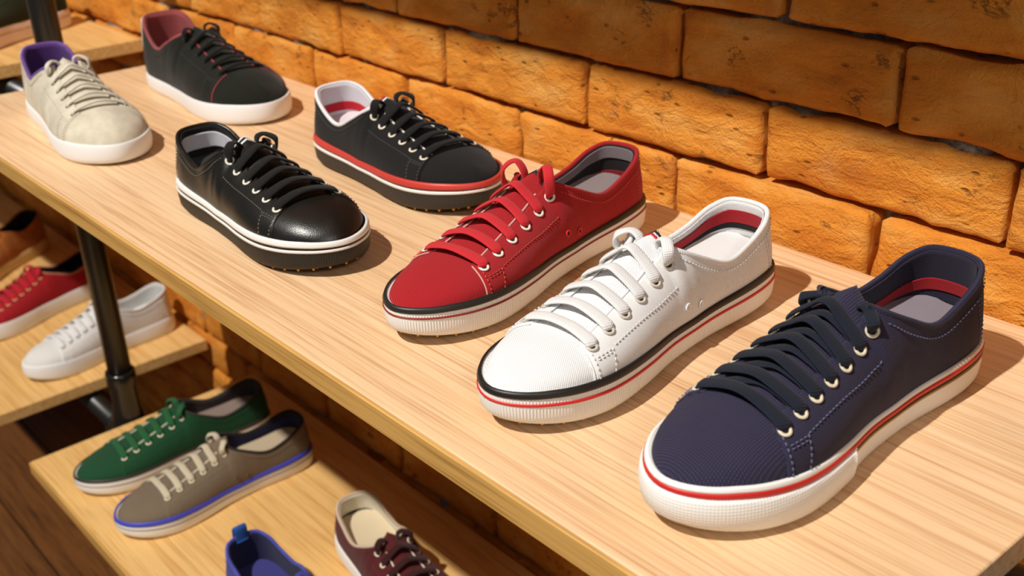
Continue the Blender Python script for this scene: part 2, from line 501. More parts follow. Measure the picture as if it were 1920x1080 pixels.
class Shoe:
    def __init__(s, **k):
        d = dict(L=.29, W=.095, Hh=.074, Hc=.056, Ht=.080, hv=.051, htoe=.041, zt=(.028, .024, .026, .031), spring=.009, lift=.0,
                 gap=(.0215, .0135), seam=.775, sq=0.0, toe=.915)
        d.update(k); s.__dict__.update(d)
        s.side_out = {}; s.cache = {}; s.vc = {}
        for sg, R in ((1, RM), (-1, RL)):
            P = np.stack([R[:, 0]*s.L, R[:, 1]*s.W/2], 1)
            ln = np.concatenate([[0], np.cumsum(np.linalg.norm(np.diff(P, axis=0), axis=1))])
            s.side_out[sg] = (P, ln/ln[-1], ln[-1])
        k = s
        s.ek = np.array([0, .05, .11, .20, .29, .37, .42, .455, .475, .56, .65, .75, .855, .95])
        m = lambda t: k.Ht+(k.hv-k.Ht)*t
        s.ev = np.array([[.030, 0, k.Hh], [.042, .0165, k.Hh-.0005], [.085, .0255, k.Hh-.005], [.18, .0290, k.Hc+.003], [.275, .0305, k.Hc], [.365, .0290, k.Hc+(k.Ht-k.Hc)*.42],
                         [.430, .0225, k.Ht-.0060], [.458, .011, k.Ht-.0012], [.466, 0, k.Ht], [.55, 0, m(.32)], [.645, 0, m(.66)], [.745, 0, k.hv], [.85, 0, k.hv-(k.hv-k.htoe)*.50], [k.toe, 0, k.htoe]])
        s.ev[:, 0] *= k.L; s.ev[:8, 1] *= k.W/.095
    def base(s, sg, a, off=0.0):
        k = (sg, round(float(a), 7))
        if k not in s.vc: s.vc[k] = s.base_(sg, a)
        p, n, t = s.vc[k]
        return p+n*off, n, t
    def base_(s, sg, a, off=0.0):
        P, ln, tot = s.side_out[sg]
        p = np.array([np.interp(a, ln, P[:, 0]), np.interp(a, ln, P[:, 1])])
        e = .004
        q0 = np.array([np.interp(max(0, a-e), ln, P[:, 0]), np.interp(max(0, a-e), ln, P[:, 1])])
        q1 = np.array([np.interp(min(1, a+e), ln, P[:, 0]), np.interp(min(1, a+e), ln, P[:, 1])])
        t = unit(q1-q0)
        if a <= e: t = np.array([0, sg*1.0])
        if a >= 1-e: t = np.array([0, -sg*1.0])
        n = np.array([-t[1], t[0]])*sg
        return p+n*off, n, t
    def cshift(s, x):
        t = np.clip(x/s.L, 0, 1)
        m = np.interp(t, T_, ME_); l = np.interp(t, T_, LA_)
        return (m-l)/2*s.W/2
    def ztop(s, t): return s.lift+np.interp(t, [0, .12, .42, .70, .92, 1], [s.zt[0], s.zt[0], s.zt[1], s.zt[2], s.zt[3], s.zt[3]])
    def zbot(s, t):
        return s.lift+s.spring*np.clip((t-.70)/.30, 0, 1)**1.7+.003*np.clip((.07-t)/.07, 0, 1)**2
    def edge(s, sg, a):
        # smooth interpolation of the opening / crest line
        i = min(max(int(np.searchsorted(s.ek, a, 'right'))-1, 0), len(s.ek)-2)
        K, E = s.ek, s.ev
        def tan(j):
            if j == 0: return np.array([0, (E[1]-E[0])[1]/(K[1]-K[0]), 0])
            if j == len(K)-1: return (E[j]-E[j-1])/(K[j]-K[j-1])
            d0 = (E[j]-E[j-1])/(K[j]-K[j-1]); d1 = (E[j+1]-E[j])/(K[j+1]-K[j])
            w0, w1 = K[j+1]-K[j], K[j]-K[j-1]
            return (d0*w0+d1*w1)/(w0+w1)
        h = K[i+1]-K[i]; f = (a-K[i])/h
        m0, m1 = tan(i)*h, tan(i+1)*h
        if K[i] >= .475: m0[1] = m1[1] = 0
        p = (2*f**3-3*f*f+1)*E[i]+(f**3-2*f*f+f)*m0+(-2*f**3+3*f*f)*E[i+1]+(f**3-f*f)*m1
        p = p.copy(); p[1] = max(p[1], 0)*sg+s.cshift(p[0])
        sl = m0*(6*f*f-6*f)*0
        d = (6*f*f-6*f)*E[i]+(3*f*f-4*f+1)*m0+(-6*f*f+6*f)*E[i+1]+(3*f*f-2*f)*m1
        slope = d[2]/d[0] if abs(d[0]) > 1e-4 else (E[-1]-E[-2])[2]/(E[-1]-E[-2])[0]
        return p, slope
    def bez(s, sg, a):
        k = (sg, round(float(a), 7))
        if k not in s.cache: s.cache[k] = s.bez_(sg, a)
        return s.cache[k]
    def bez_(s, sg, a):
        b2, n, t = s.base(sg, a, -.0035)
        if a > .9:
            q_ = (a-.9)/.1; a = .9+.05*q_*(2-q_)
        tt = np.clip(b2[0]/s.L, 0, 1)
        B = np.array([b2[0], b2[1], s.ztop(tt)-.006])
        E, slope = s.edge(sg, a)
        D = E-B; dist = np.linalg.norm(D)
        cr = np.clip((a-.36)/(.475-.36), 0, 1); cr = cr*cr*(3-2*cr)   # 0 collar, 1 crest
        dh = D.copy(); dh[2] = 0; dh = unit(dh)
        upc = slope*dh[0] if cr > .5 else 0
        roof = np.interp(a, [.36, .475, .6, .72, 1], [.9, .50, .26, .0, 0])
        d_crest = unit(dh+np.array([0, 0, upc+roof]))
        nn = np.array([n[0], n[1], 0])
        lean = np.interp(a, [0, .08, .2, .4], [.10, .12, .12, .2])
        d_col = unit(np.array([0, 0, 1])-nn*lean)
        d3 = unit(d_col*(1-cr)+d_crest*cr)
        out = np.interp(a, [0, .1, .3, .5, .75, 1], [.10, .10, .16, .22, .20, .12])
        d0 = unit(np.array([0, 0, 1])+nn*out)
        k0 = np.interp(a, [0, .3, .475, .75, 1], [.38, .38, .42, .40+s.sq, .24+s.sq])
        k3 = np.interp(a, [0, .3, .475, .75, 1], [.30, .30, .36, .46+s.sq, .50+s.sq])
        return B, B+d0*dist*k0, E-d3*dist*k3, E
    def P(s, sg, a, v):
        b = s.bez(sg, a); u = 1-v
        return u**3*b[0]+3*u*u*v*b[1]+3*u*v*v*b[2]+v**3*b[3]
    def row(s, sg, a, vs):
        b = s.bez(sg, a); v = np.asarray(vs)[:, None]; u = 1-v
        return u**3*b[0]+3*u*u*v*b[1]+3*u*v*v*b[2]+v**3*b[3]
    def nrm(s, sg, a, v):
        e = .004
        da = s.P(sg, min(a+e, 1), v)-s.P(sg, max(a-e, 0), v); dv = s.P(sg, a, min(v+e, 1))-s.P(sg, a, max(v-e, 0))
        n = unit(np.cross(da, dv))*(-sg)
        return n
    def g(s, a): return np.interp(a, [.46, s.seam], [s.gap[1], s.gap[0]])
    def v_at(s, sg, a, half):
        """v where the profile comes to half-distance `half` from the centre line"""
        vs = np.linspace(.25, 1, 180); R = s.row(sg, a, vs)
        d = np.abs(R[:, 1]-s.cshift(R[:, 0]))
        k = np.where(d <= half)[0]
        if len(k) == 0: return 1.0
        i = int(k[0])
        if i == 0: return .25
        f = (d[i-1]-half)/max(d[i-1]-d[i], 1e-9)
        return float(vs[i-1]+f*(vs[i]-vs[i-1]))
    def vedge(s, sg, a):
        if a < .38: return 1.0
        return s.v_at(sg, a, s.g(a))

def sheet(s, rows, name, mat, parent, thick, off=0.0, flip=False, merge=False, uv=None):
    """rows: n x m x 3 -> thick sheet; off shifts along the normal, thickness goes inwards"""
    G = np.asarray(rows, float); n, m = G.shape[:2]
    du = np.gradient(G, axis=0); dv = np.gradient(G, axis=1)
    N = unit(np.cross(du, dv))*(-1 if flip else 1)
    bad = ~np.isfinite(N).all(2) | (np.linalg.norm(N, axis=2) < .5)
    N[bad] = (0, 0, 1)
    A = G+N*off; B = G+N*(off-thick)
    lu = np.concatenate([[0], np.cumsum(np.linalg.norm(np.diff(G[:, m//2], axis=0), axis=1))])
    lv = np.concatenate([np.zeros((n, 1)), np.cumsum(np.linalg.norm(np.diff(G, axis=1), axis=2), axis=1)], 1)
    UV = [(lu[i], lv[i, j]) for i in range(n) for j in range(m)]
    if uv == 'xy': UV = [(p[0], p[1]) for p in G.reshape(-1, 3)]
    if uv == 'xz': UV = [(p[0], p[2]-abs(p[1])*.6) for p in G.reshape(-1, 3)]
    V = list(A.reshape(-1, 3)); F = grid_faces(n, m, flip=flip)
    if thick > 0:
        V += list(B.reshape(-1, 3)); UV = UV+UV; b = n*m
        F += grid_faces(n, m, flip=not flip, base=b)
        per = [i*m for i in range(n)]+[(n-1)*m+j for j in range(1, m)]+[i*m+m-1 for i in range(n-2, -1, -1)]+[j for j in range(m-2, 0, -1)]
        for p, q in zip(per, per[1:]+per[:1]):
            f = [p, p+b, q+b, q]
            F.append(f if not flip else f[::-1])
    me = mkmesh(name, V, F, UV, True, merge)
    return link(name, me, mat, parent)

TOR = {}
def ring_mesh(R, r, mat=None):
    k_ = (R, r, mat.name if mat else '')
    if k_ not in TOR:
        V = []
        for i in range(20):
            a = 2*math.pi*i/20
            for j in range(8):
                b = 2*math.pi*j/8
                V.append(((R+r*math.cos(b))*math.cos(a), (R+r*math.cos(b))*math.sin(a), r*.75*math.sin(b)))
        F = []
        for i in range(20):
            for j in range(8):
                F.append((i*8+j, ((i+1) % 20)*8+j, ((i+1) % 20)*8+(j+1) % 8, i*8+(j+1) % 8))
        TOR[k_] = mkmesh('eyelet', V, F)
    return TOR[k_]
def disc_mesh(R):
    if ('d', R) not in TOR:
        TOR[('d', R)] = mkmesh('eyelet_hole', [(R*math.cos(a), R*math.sin(a), 0) for a in np.linspace(0, 2*math.pi, 17)[:-1]], [list(range(16))])
    return TOR[('d', R)]
def frame(p, n, hint=(1, 0, 0)):
    n = unit(n); t = unit(np.asarray(hint, float)-n*np.dot(hint, n)); b = np.cross(n, t)
    return Matrix(((t[0], b[0], n[0], p[0]), (t[1], b[1], n[1], p[1]), (t[2], b[2], n[2], p[2]), (0, 0, 0, 1)))

def stitches(paths, mat, parent, ln=.0022, gp=.0013, wd=.00035):
    V, F = [], []
    for P, N in paths:
        P = np.asarray(P); N = np.asarray(N)
        L = np.concatenate([[0], np.cumsum(np.linalg.norm(np.diff(P, axis=0), axis=1))])
        d = 0.0
        while d+ln < L[-1]:
            pt = lambda q: np.array([np.interp(q, L, P[:, c]) for c in range(3)])
            nt = unit(np.array([np.interp(d, L, N[:, c]) for c in range(3)]))
            a, b = pt(d), pt(d+ln); t = unit(b-a); sd = np.cross(t, nt)*wd; b0 = len(V)
            up = nt*.0003; dn = -nt*.0004; e = t*.0004
            V += [a-sd+dn, a+sd+dn, b+sd+dn, b-sd+dn, a-sd*.6+up+e, a+sd*.6+up+e, b+sd*.6+up-e, b-sd*.6+up-e]
            F += [(b0+4, b0+5, b0+6, b0+7), (b0, b0+1, b0+5, b0+4), (b0+1, b0+2, b0+6, b0+5), (b0+2, b0+3, b0+7, b0+6), (b0+3, b0, b0+4, b0+7)]
            d += ln+gp
    if V: tag(link('stitching', mkmesh('stitching', V, F), mat, parent), kind='stuff')

def wall_off(f):   # sole wall bulge by height fraction
    return np.interp(f, [0, .12, .5, .9, 1], [-.0022, -.0002, .0008, .0, -.0010])

def sole_ring(s, off, zf, n=64):
    """closed ring: medial heel->toe then lateral toe->heel"""
    pts = []
    for sg, aa in ((1, np.linspace(0, 1, n)), (-1, np.linspace(1, 0, n)[1:-1])):
        for a in aa:
            p, nn, t = s.base(sg, a, off); p0, _, _ = s.base(sg, a, 0)
            pts.append((p[0], p[1], zf(np.clip(p0[0]/s.L, 0, 1))))
    return np.array(pts)

def build_shoe(label, loc, ang, spec, cat='sneaker', z=0.0, group='sneakers on display'):
    sp = dict(kind='canvas', upper=(.2, .2, .2), lace=None, sole=(.8, .8, .8), sole_kind='rubber', stripes=[], lining=[(.1, 1., (.5, .5, .5), 'lining')], binding=None,
              insole=(.6, .6, .6), n_eye=6, eyelet=(.85, .82, .76), stitch=None, tongue=None, tread=None, vents=False, shape={}, bumper=False, heel_tab=None, lace_w=.0049,
              lace_kind='lace', loops=True, piping=None, label_stripes=None, hole_only=False, pull_tab=None, lace_sag=.0045, detail=True, foxing_lines=[], cross=False, inner=None)
    sp.update(spec)
    S = Shoe(**sp['shape'])
    root = bpy.data.objects.new(sp.get('name', 'canvas_sneaker'), None); COL.objects.link(root)
    root.location = (loc[0], loc[1], z); root.rotation_euler = (0, 0, math.radians(ang))
    tag(root, label, cat, group)
    MU = fabric(sp['kind'], sp['upper'])
    ML = fabric(sp['lace_kind'], sp['lace'] or sp['upper'])
    MT = fabric(sp['kind'], sp['tongue'] or sp['upper'])
    MST = plain(sp['stitch'], .8, 'thread') if sp['stitch'] else plain(tuple(min(1, c*1.35+.01) for c in sp['upper']), .8, 'thread')
    MSOLE = fabric(sp['sole_kind'], sp['sole'])
    MB = fabric(sp['kind'], sp['binding']) if sp['binding'] else MU
    # ---- sole
    rings = [(-.03, lambda t: S.zbot(t)), (-.010, lambda t: S.zbot(t))]
    fr = [0, .06, .14, .3, .5, .7, .88, .96, 1.0]
    Vs, UVs = [], []
    n = 64; m = 2*n-2
    def fz(f): return lambda t: S.zbot(t)+(S.ztop(t)-S.zbot(t))*f
    ringsP = [sole_ring(S, -.012, fz(0)), sole_ring(S, -.005, fz(0))]+[sole_ring(S, wall_off(f), fz(f)) for f in fr]+[sole_ring(S, -.0030, lambda t: S.ztop(t)-.0004), sole_ring(S, -.0065, lambda t: S.ztop(t)-.003)]
    arc = np.concatenate([[0], np.cumsum(np.linalg.norm(np.diff(ringsP[6][:, :2], axis=0), axis=1))])
    for k, R in enumerate(ringsP):
        for j in range(m): Vs.append(R[j]); UVs.append((arc[j], R[j][2]))
    F = grid_faces(len(ringsP), m, True, False)
    # bottom and top closed by strips across
    def cap(base, flip):
        out = []
        for j in range(1, n-1):
            a, b = base+j, base+(j+1 if j+1 < n else n-1)
            c, d = base+(m-j) % m, base+(m-j-1) % m
            if j+1 <= n-1: q = [a, b, d, c] if j+1 < n-1 else [a, b, c]
            out.append(q[::-1] if flip else q)
        out.append([base, base+1, base+m-1][::-1] if flip else [base, base+1, base+m-1])
        return out
    F += cap(0, True); F += cap((len(ringsP)-1)*m, False)
    link('sole', mkmesh('sole', Vs, F, UVs), MSOLE, root)
    # stripes around the sole wall
    for (f0, f1, colr, proud, a0) in sp['stripes']:
        V, UV, rr = [], [], []
        for (f, o) in ((f0, -.0006), (f0, proud*.7), (f0+(f1-f0)*.3, proud), (f0+(f1-f0)*.7, proud), (f1, proud*.7), (f1, -.0012)):
            rr.append(sole_ring(S, wall_off(min(f, 1))+o, fz(f)))
        nr = len(rr)
        if a0 is None:
            for R in rr: V += list(R)
            FF = grid_faces(nr, m, True, False)
        else:   # only the front part of the outline
            if a0 > 0: keep = [j for j in range(m) if rr[0][j][0] >= a0*S.L]
            else: keep = [j % m for j in range(n-1, n-1+m) if rr[0][j % m][0] <= -a0*S.L]
            for R in rr: V += [R[j] for j in keep]
            FF = grid_faces(nr, len(keep), False, False)
        link('sole_stripe', mkmesh('sole_stripe', V, FF), plain(colr, .45, 'rubber_stripe'), root)
    if sp['bumper']:
        V, UV = [], []; spec_r = [(.02, -.003), (.03, .0016), (.12, .0024), (.45, .0028), (.70, .0024), (.76, .0016), (.77, -.001)]
        base = sole_ring(S, 0, fz(.4)); keep = [j for j in range(m) if base[j][0] >= .60*S.L]
        for f, o in spec_r:
            R = sole_ring(S, wall_off(f)+o, fz(f))
            for j in keep:
                V.append(R[j]); UV.append((arc[j], R[j][2]))
        FF = grid_faces(len(spec_r), len(keep), False, False)
        FF.append([k*len(keep) for k in range(len(spec_r))]); FF.append([k*len(keep)+len(keep)-1 for k in range(len(spec_r))][::-1])
        link('toe_bumper', mkmesh('toe_bumper', V, FF, UV), fabric('knurl', sp['sole']), root)
    if sp['tread']:
        V, FF = [], []
        R0 = sole_ring(S, -.006, lambda t: S.zbot(t)); 
        pts = [R0[j] for j in range(m)]
        L = np.concatenate([[0], np.cumsum(np.linalg.norm(np.diff(R0, axis=0), axis=1))]); d = 0
        while d < L[-1]:
            c = np.array([np.interp(d, L, R0[:, q]) for q in range(3)]); r = .0021; b = len(V)
            for q in range(6):
                a = q*math.pi/3; V.append(c+np.array([r*math.cos(a), r*math.sin(a), .0004]))
            for q in range(6):
                a = q*math.pi/3; V.append(c+np.array([r*.35*math.cos(a), r*.35*math.sin(a), -S.lift]))
            for q in range(6): FF.append((b+q, b+6+q, b+6+(q+1) % 6, b+(q+1) % 6))
            FF.append([b+6+q for q in range(6)][::-1]); d += .014
        for x in np.linspace(.06, .92, 16):
            for y in (-.5, 0, .5):
                wv = min(np.interp(x, T_, ME_), np.interp(x, T_, LA_))*S.W/2
                c = np.array([x*S.L, y*wv*1.2+S.cshift(x*S.L), S.zbot(x)]); r = .0021; b = len(V)
                for q in range(6):
                    a = q*math.pi/3; V.append(c+np.array([r*math.cos(a), r*math.sin(a), .0004]))
                for q in range(6):
                    a = q*math.pi/3; V.append(c+np.array([r*.35*math.cos(a), r*.35*math.sin(a), -S.lift]))
                for q in range(6): FF.append((b+q, b+6+q, b+6+(q+1) % 6, b+(q+1) % 6))
                FF.append([b+6+q for q in range(6)][::-1])
        tag(link('tread_studs', mkmesh('tread_studs', V, FF, smooth=False), plain(sp['tread'], .5, 'amber_rubber'), root), 'amber rubber tread studs', kind='stuff')
    # ---- vamp (toe piece)
    nv = 22
    vv = np.linspace(0, 1, nv)
    rows = []
    for a in np.concatenate([np.linspace(S.seam-.045, .9, 22), np.linspace(.91, 1, 13)]):
        Lr = S.row(1, a, vv); Rr = S.row(-1, a, vv)
        rows.append(np.concatenate([Lr, Rr[::-1][1:]]))
    sheet(S, rows, 'vamp', MU, root, 0, 0.0, flip=False, merge=True, uv='xy')
    # ---- quarters, lining, binding
    for sg in (1, -1):
        rows = []
        av = np.concatenate([np.linspace(0, .12, 12), np.linspace(.13, .36, 16), np.linspace(.37, S.seam, 40)])
        for a in av:
            ve = S.vedge(sg, a)
            rows.append(S.row(sg, a, np.linspace(0, ve, 26)))
        sheet(S, rows, 'quarter', MU, root, .0028, .0017, flip=(sg == -1), uv='xz')
        # piping along the front seam of the quarter
        if sp['piping']:
            a = S.seam+.003; ve = S.vedge(sg, S.seam)
            Pp = S.row(sg, a, np.linspace(.12, ve, 24)); Nn = np.array([S.nrm(sg, a, v) for v in np.linspace(.12, ve, 24)])
            if sp.get('seam_piping'):
                V, F, UV = sweep(Pp+Nn*.0007, Nn, .0007, .0007, 6)
                link('piping', mkmesh('piping', V, F, UV), plain(sp['piping'], .7, 'piping'), root)
            aa = np.linspace(.50, S.seam-.006, 30); Pp = np.array([S.P(sg, a, S.v_at(sg, a, max(S.g(a)-.0012, .004))) for a in aa]); Nn = np.array([S.nrm(sg, a, .9) for a in aa])
            V, F, UV = sweep(Pp+Nn*.0004, Nn, .0010, .0008, 6)
            link('piping', mkmesh('piping', V, F, UV), plain(sp['piping'], .7, 'piping'), root)
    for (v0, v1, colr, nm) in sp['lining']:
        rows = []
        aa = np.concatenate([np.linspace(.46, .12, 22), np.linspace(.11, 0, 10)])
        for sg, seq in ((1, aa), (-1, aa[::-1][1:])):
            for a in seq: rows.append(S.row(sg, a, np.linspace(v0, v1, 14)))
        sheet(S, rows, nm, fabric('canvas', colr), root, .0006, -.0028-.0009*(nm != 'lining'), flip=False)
    # binding tube round the opening
    aa = np.linspace(.445, 0, 44); Pc = []; Nn = []
    for sg, seq in ((1, aa), (-1, aa[::-1][1:])):
        for a in seq:
            ve = S.vedge(sg, a)
            Pc.append(S.P(sg, a, ve)); Nn.append(S.nrm(sg, a, min(ve, .97)))
    Pc, Nn = np.array(Pc), np.array(Nn)
    V, F, UV = sweep(Pc-Nn*.0002, Nn, .0021, .0021, 10)
    link('collar_binding', mkmesh('collar_binding', V, F, UV), MB, root)
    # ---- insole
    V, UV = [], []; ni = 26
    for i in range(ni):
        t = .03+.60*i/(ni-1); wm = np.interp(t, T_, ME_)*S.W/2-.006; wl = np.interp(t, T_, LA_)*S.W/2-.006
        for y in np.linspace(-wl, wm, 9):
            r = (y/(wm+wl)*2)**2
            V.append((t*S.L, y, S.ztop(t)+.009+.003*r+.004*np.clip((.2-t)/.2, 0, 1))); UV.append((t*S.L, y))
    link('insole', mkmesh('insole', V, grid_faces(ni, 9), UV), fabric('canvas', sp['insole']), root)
    # ---- tongue
    rows = []
    for a in np.linspace(S.seam+.02, .478, 30):
        h = S.g(a)+.010
        vl, vr = S.v_at(1, a, h), S.v_at(-1, a, h)
        A = S.row(1, a, np.linspace(vl, 1, 10)); B = S.row(-1, a, np.linspace(vr, 1, 10))[::-1][1:]
        rr = np.concatenate([A, B]); rr[:, 2] -= .0016
        rows.append(rr)
    last = rows[-1]; c0 = last[9].copy()
    tl = sp.get('tongue_len', .017)
    for k in range(1, 9):
        f = k/8; sc = 1.0 if f < .40 else math.sqrt(max(0, 1-((f-.40)/.60)**2))
        q = last.copy(); q[:, 1] = c0[1]+(q[:, 1]-c0[1])*(.28+.72*sc)
        q[:, 2] = c0[2]+(q[:, 2]-c0[2])*1.0
        q[:, 0] = c0[0]+(q[:, 0]-c0[0])*.4
        q += np.array([-tl*.92*f, 0, tl*(.32*f-.14*f*f)])
        rows.append(q)
    rows = np.array(rows)
    tg = sheet(S, rows, 'tongue', MT, root, .0026, .0006, flip=False, uv='xy')
    if sp['label_stripes']:
        for k, (i0, i1, colr) in enumerate(sp['label_stripes']):
            sub = rows[30+i0:30+i1+1, 4:15]
            sheet(S, sub, 'tongue_label', plain(colr, .7, 'woven_label'), tg, .0006, .0013, flip=False)
        if sp.get('script'):     # unreadable white script woven into the black label
            rr = rows[35, 5:14]; q = []
            for i in range(33):
                f = i/32*8; j = min(int(f), 7); p = rr[j]*(1-(f-j))+rr[j+1]*(f-j)
                q.append(p+np.array([.0011*math.sin(i*1.9)+.0004*math.sin(i*.7), 0, .0017]))
            V, F, UV = sweep(catmull(q, 120), np.tile([0, 0, 1.], (120, 1)), .00022, .00015, 5)
            link('label_script', mkmesh('label_script', V, F, UV), plain((.8, .8, .78), .7, 'white_thread'), tg)
    # ---- eyelets and laces
    ne = sp['n_eye']; ea = np.linspace(.466, S.seam-.018, ne)
    eye = {1: [], -1: []}
    MEY = plain(sp['eyelet'], .25 if not sp['hole_only'] else .8, 'eyelet_metal')
    MHO = plain((.004, .004, .004), .9, 'dark_hole')
    for sg in (1, -1):
        for a in ea:
            v = S.v_at(sg, a, S.g(a)+.0072); p = S.P(sg, a, v); nn = S.nrm(sg, a, v)
            eye[sg].append((p, nn))
            M = frame(p+nn*.0019, nn)
            if not sp['hole_only']:
                e = link('eyelet', ring_mesh(.0033, .0011, MEY), MEY, root, M)
                link('eyelet_hole', disc_mesh(.0030), MHO, e, Matrix.Translation((0, 0, .0001)))
            else:
                link('lace_hole', disc_mesh(.0022), MHO, root, M)
    lw = sp['lace_w']; lt = sp.get('lace_t', .0013)
    for k in range(1 if sp['loops'] else 0, ne):
        pl, nl = eye[1][k]; pr, nr = eye[-1][k]
        a = ea[k]; C, _ = S.edge(1, a)
        up = np.array([0, 0, 1.0]); sag = sp['lace_sag']
        skew = np.array([.0035*(1 if k % 2 else -1)*0, 0, 0])
        inl = unit(C-pl); inr = unit(C-pr)
        cb = np.array([(pl[0]+pr[0])/2, C[1], max(C[2], (pl[2]+pr[2])/2+.002)+sag])
        jx = random.uniform(-.0012, .0012)
        pts = [pl+nl*.0002, pl+nl*.0030+inl*.0012, pl+nl*.0046+inl*.0055, cb*.5+(pl+nl*.0045+inl*.006)*.5+np.array([jx, 0, .0012]), cb+np.array([jx, 0, 0]),
               cb*.5+(pr+nr*.0045+inr*.006)*.5+np.array([jx, 0, .0012]), pr+nr*.0046+inr*.0055, pr+nr*.0030+inr*.0012, pr+nr*.0002]
        Pp = catmull(pts, 41)
        NN = catmull([nl-.0*inl, nl*.7-inl*.6, nl, nl*.5+up*.5, up, nr*.5+up*.5, nr, nr*.7-inr*.6, nr], 41)
        x = np.abs(np.linspace(-1, 1, 41)); wd = np.interp(x, [0, .6, .85, 1], [lw, lw, lw*.80, lw*.5])
        V, F, UV = sweep(Pp, NN, wd, lt, 10, power=.75)
        link('lace', mkmesh('lace', V, F, UV), ML, root)
        if sp['cross'] and k+1 < ne:     # the run beneath, from one row to the next
            p2, n2 = eye[-1][k+1]; C2, _ = S.edge(1, ea[k+1])
            mid = (C+C2)/2+np.array([0, 0, .0012])
            q = [pl+inl*.004+nl*.0004, pl*.55+mid*.45+np.array([0, 0, .0030]), mid, p2*.55+mid*.45+np.array([0, 0, .0030]), p2+unit(C2-p2)*.004+n2*.0004]
            Pp = catmull(q, 21); NN = catmull([nl, up, up, up, n2], 21)
            V, F, UV = sweep(Pp, NN, lw*.8, lt*.8, 8, power=.75)
            link('lace', mkmesh('lace', V, F, UV), ML, root)
    if sp['loops']:
        for sg in (1, -1):
            p, nn = eye[sg][0]; C, _ = S.edge(1, ea[0]); inn = unit(C-p); up = np.array([0, 0, 1.])
            hl = sp.get('loop_h', .012)
            top = p+inn*.006+up*hl+np.array([-.003, 0, 0])
            pts = [p+nn*.0003, p+nn*.005+up*.002, p+nn*.005+up*hl*.7+inn*.001, top, p+inn*.014+up*hl*.45+np.array([-.004, 0, 0]), p+inn*.015+np.array([-.005, 0, -.003])]
            Pp = catmull(pts, 30); NN = catmull([nn*.2-inn, nn*.5-inn*.7, nn, up, inn, inn], 30)
            V, F, UV = sweep(Pp, NN, np.interp(np.linspace(0, 1, 30), [0, .15, 1], [lw*.55, lw*.85, lw*.85]), lt, 10, power=.75)
            link('lace', mkmesh('lace', V, F, UV), ML, root)
    # ---- stitching
    if sp['detail']:
        paths = []
        for sg in (1, -1):
            def line(fn, n=60):
                P_, N_ = [], []
                for q in np.linspace(0, 1, n):
                    a, v = fn(q); nn = S.nrm(sg, a, v); P_.append(S.P(sg, a, v)+nn*.0018); N_.append(nn)
                return P_, N_
            paths.append(line(lambda q: (S.seam-.008, .10+q*(S.vedge(sg, S.seam-.008)-.14))))
            paths.append(line(lambda q: (.47+q*(S.seam-.06-.47), S.v_at(sg, .47+q*(S.seam-.06-.47), S.g(.47+q*(S.seam-.06-.47))+.0155))))
            v1 = S.v_at(sg, S.seam-.06, S.g(S.seam-.06)+.0155)
            paths.append(line(lambda q: (S.seam-.06+q*.012, v1-q*(v1-.08))))
            for dv in (0, .035):
                paths.append(line(lambda q: (S.seam-.055+q*.045, v1-.01-dv), 20))
            paths.append(line(lambda q: (.03+q*.40, .86-.10*math.sin(q*math.pi)+.02)))
            for da in (0, .012):
                paths.append(line(lambda q: (.115+da+q*.01, .08+q*.74)))
        stitches(paths, MST, root)
        if sp['vents']:
            for sg in (1, -1):
                for a in (.40, .45):
                    v = .26; p = S.P(sg, a, v); nn = S.nrm(sg, a, v)
                    mv = plain(sp['vents'], .6, 'vent_ring'); e = link('vent', ring_mesh(.0024, .0008, mv), mv, root, frame(p+nn*.0018, nn))
                    link('vent_hole', disc_mesh(.0021) if max(sp['vents']) < .7 else ring_mesh(.0011, .0005, mv), MHO if max(sp['vents']) < .7 else mv, e, Matrix.Translation((0, 0, .0001)))
    # ---- heel tab (coloured piece at the back) and pull tab
    if sp['heel_tab']:
        rows = []
        aa = np.linspace(.10, 0, 14)
        for sg, seq in ((1, aa), (-1, aa[::-1][1:])):
            for a in seq: rows.append(S.row(sg, a, np.linspace(.45, 1.0, 14)))
        sheet(S, rows, 'heel_tab', fabric('leather', sp['heel_tab'], rough=.4), root, .0016, .0030, flip=False)
    else:
        rows = []
        aa = np.linspace(.028, 0, 6)
        for sg, seq in ((1, aa), (-1, aa[::-1][1:])):
            for a in seq: rows.append(S.row(sg, a, np.linspace(.05, .96, 18)))
        sheet(S, rows, 'heel_strip', MU, root, .0010, .0021, flip=False)
    if sp['pull_tab']:
        p = S.P(1, 0, 1.0); q = [p+np.array([-.004, 0, -.016]), p+np.array([-.0045, 0, 0]), p+np.array([-.003, 0, .011]), p+np.array([.0, 0, .0135]), p+np.array([.003, 0, .010]), p+np.array([.004, 0, -.006])]
        Pp = catmull(q, 24); NN = np.tile(np.array([-1., 0, .001]), (24, 1)); NN = np.cross(np.gradient(Pp, axis=0), np.array([0, 1., 0]))
        V, F, UV = sweep(Pp, NN, .0085, .0010, 8, power=.6)
        link('pull_tab', mkmesh('pull_tab', V, F, UV), fabric('canvas', sp['pull_tab']), root)
    return root

NAVY = lin(54, 50, 76); NAVYLACE = lin(28, 34, 50)
WHITE = (.80, .80, .80); OFFW = (.86, .85, .82); CREAM = lin(232, 220, 196)
BLK = lin(26, 25, 24); RED = lin(168, 24, 32); AMBER = lin(214, 150, 30)
LOW = dict(Hh=.071, Hc=.053, Ht=.0805, hv=.050, htoe=.040, zt=(.026, .022, .025, .028), lift=.003, spring=.008)

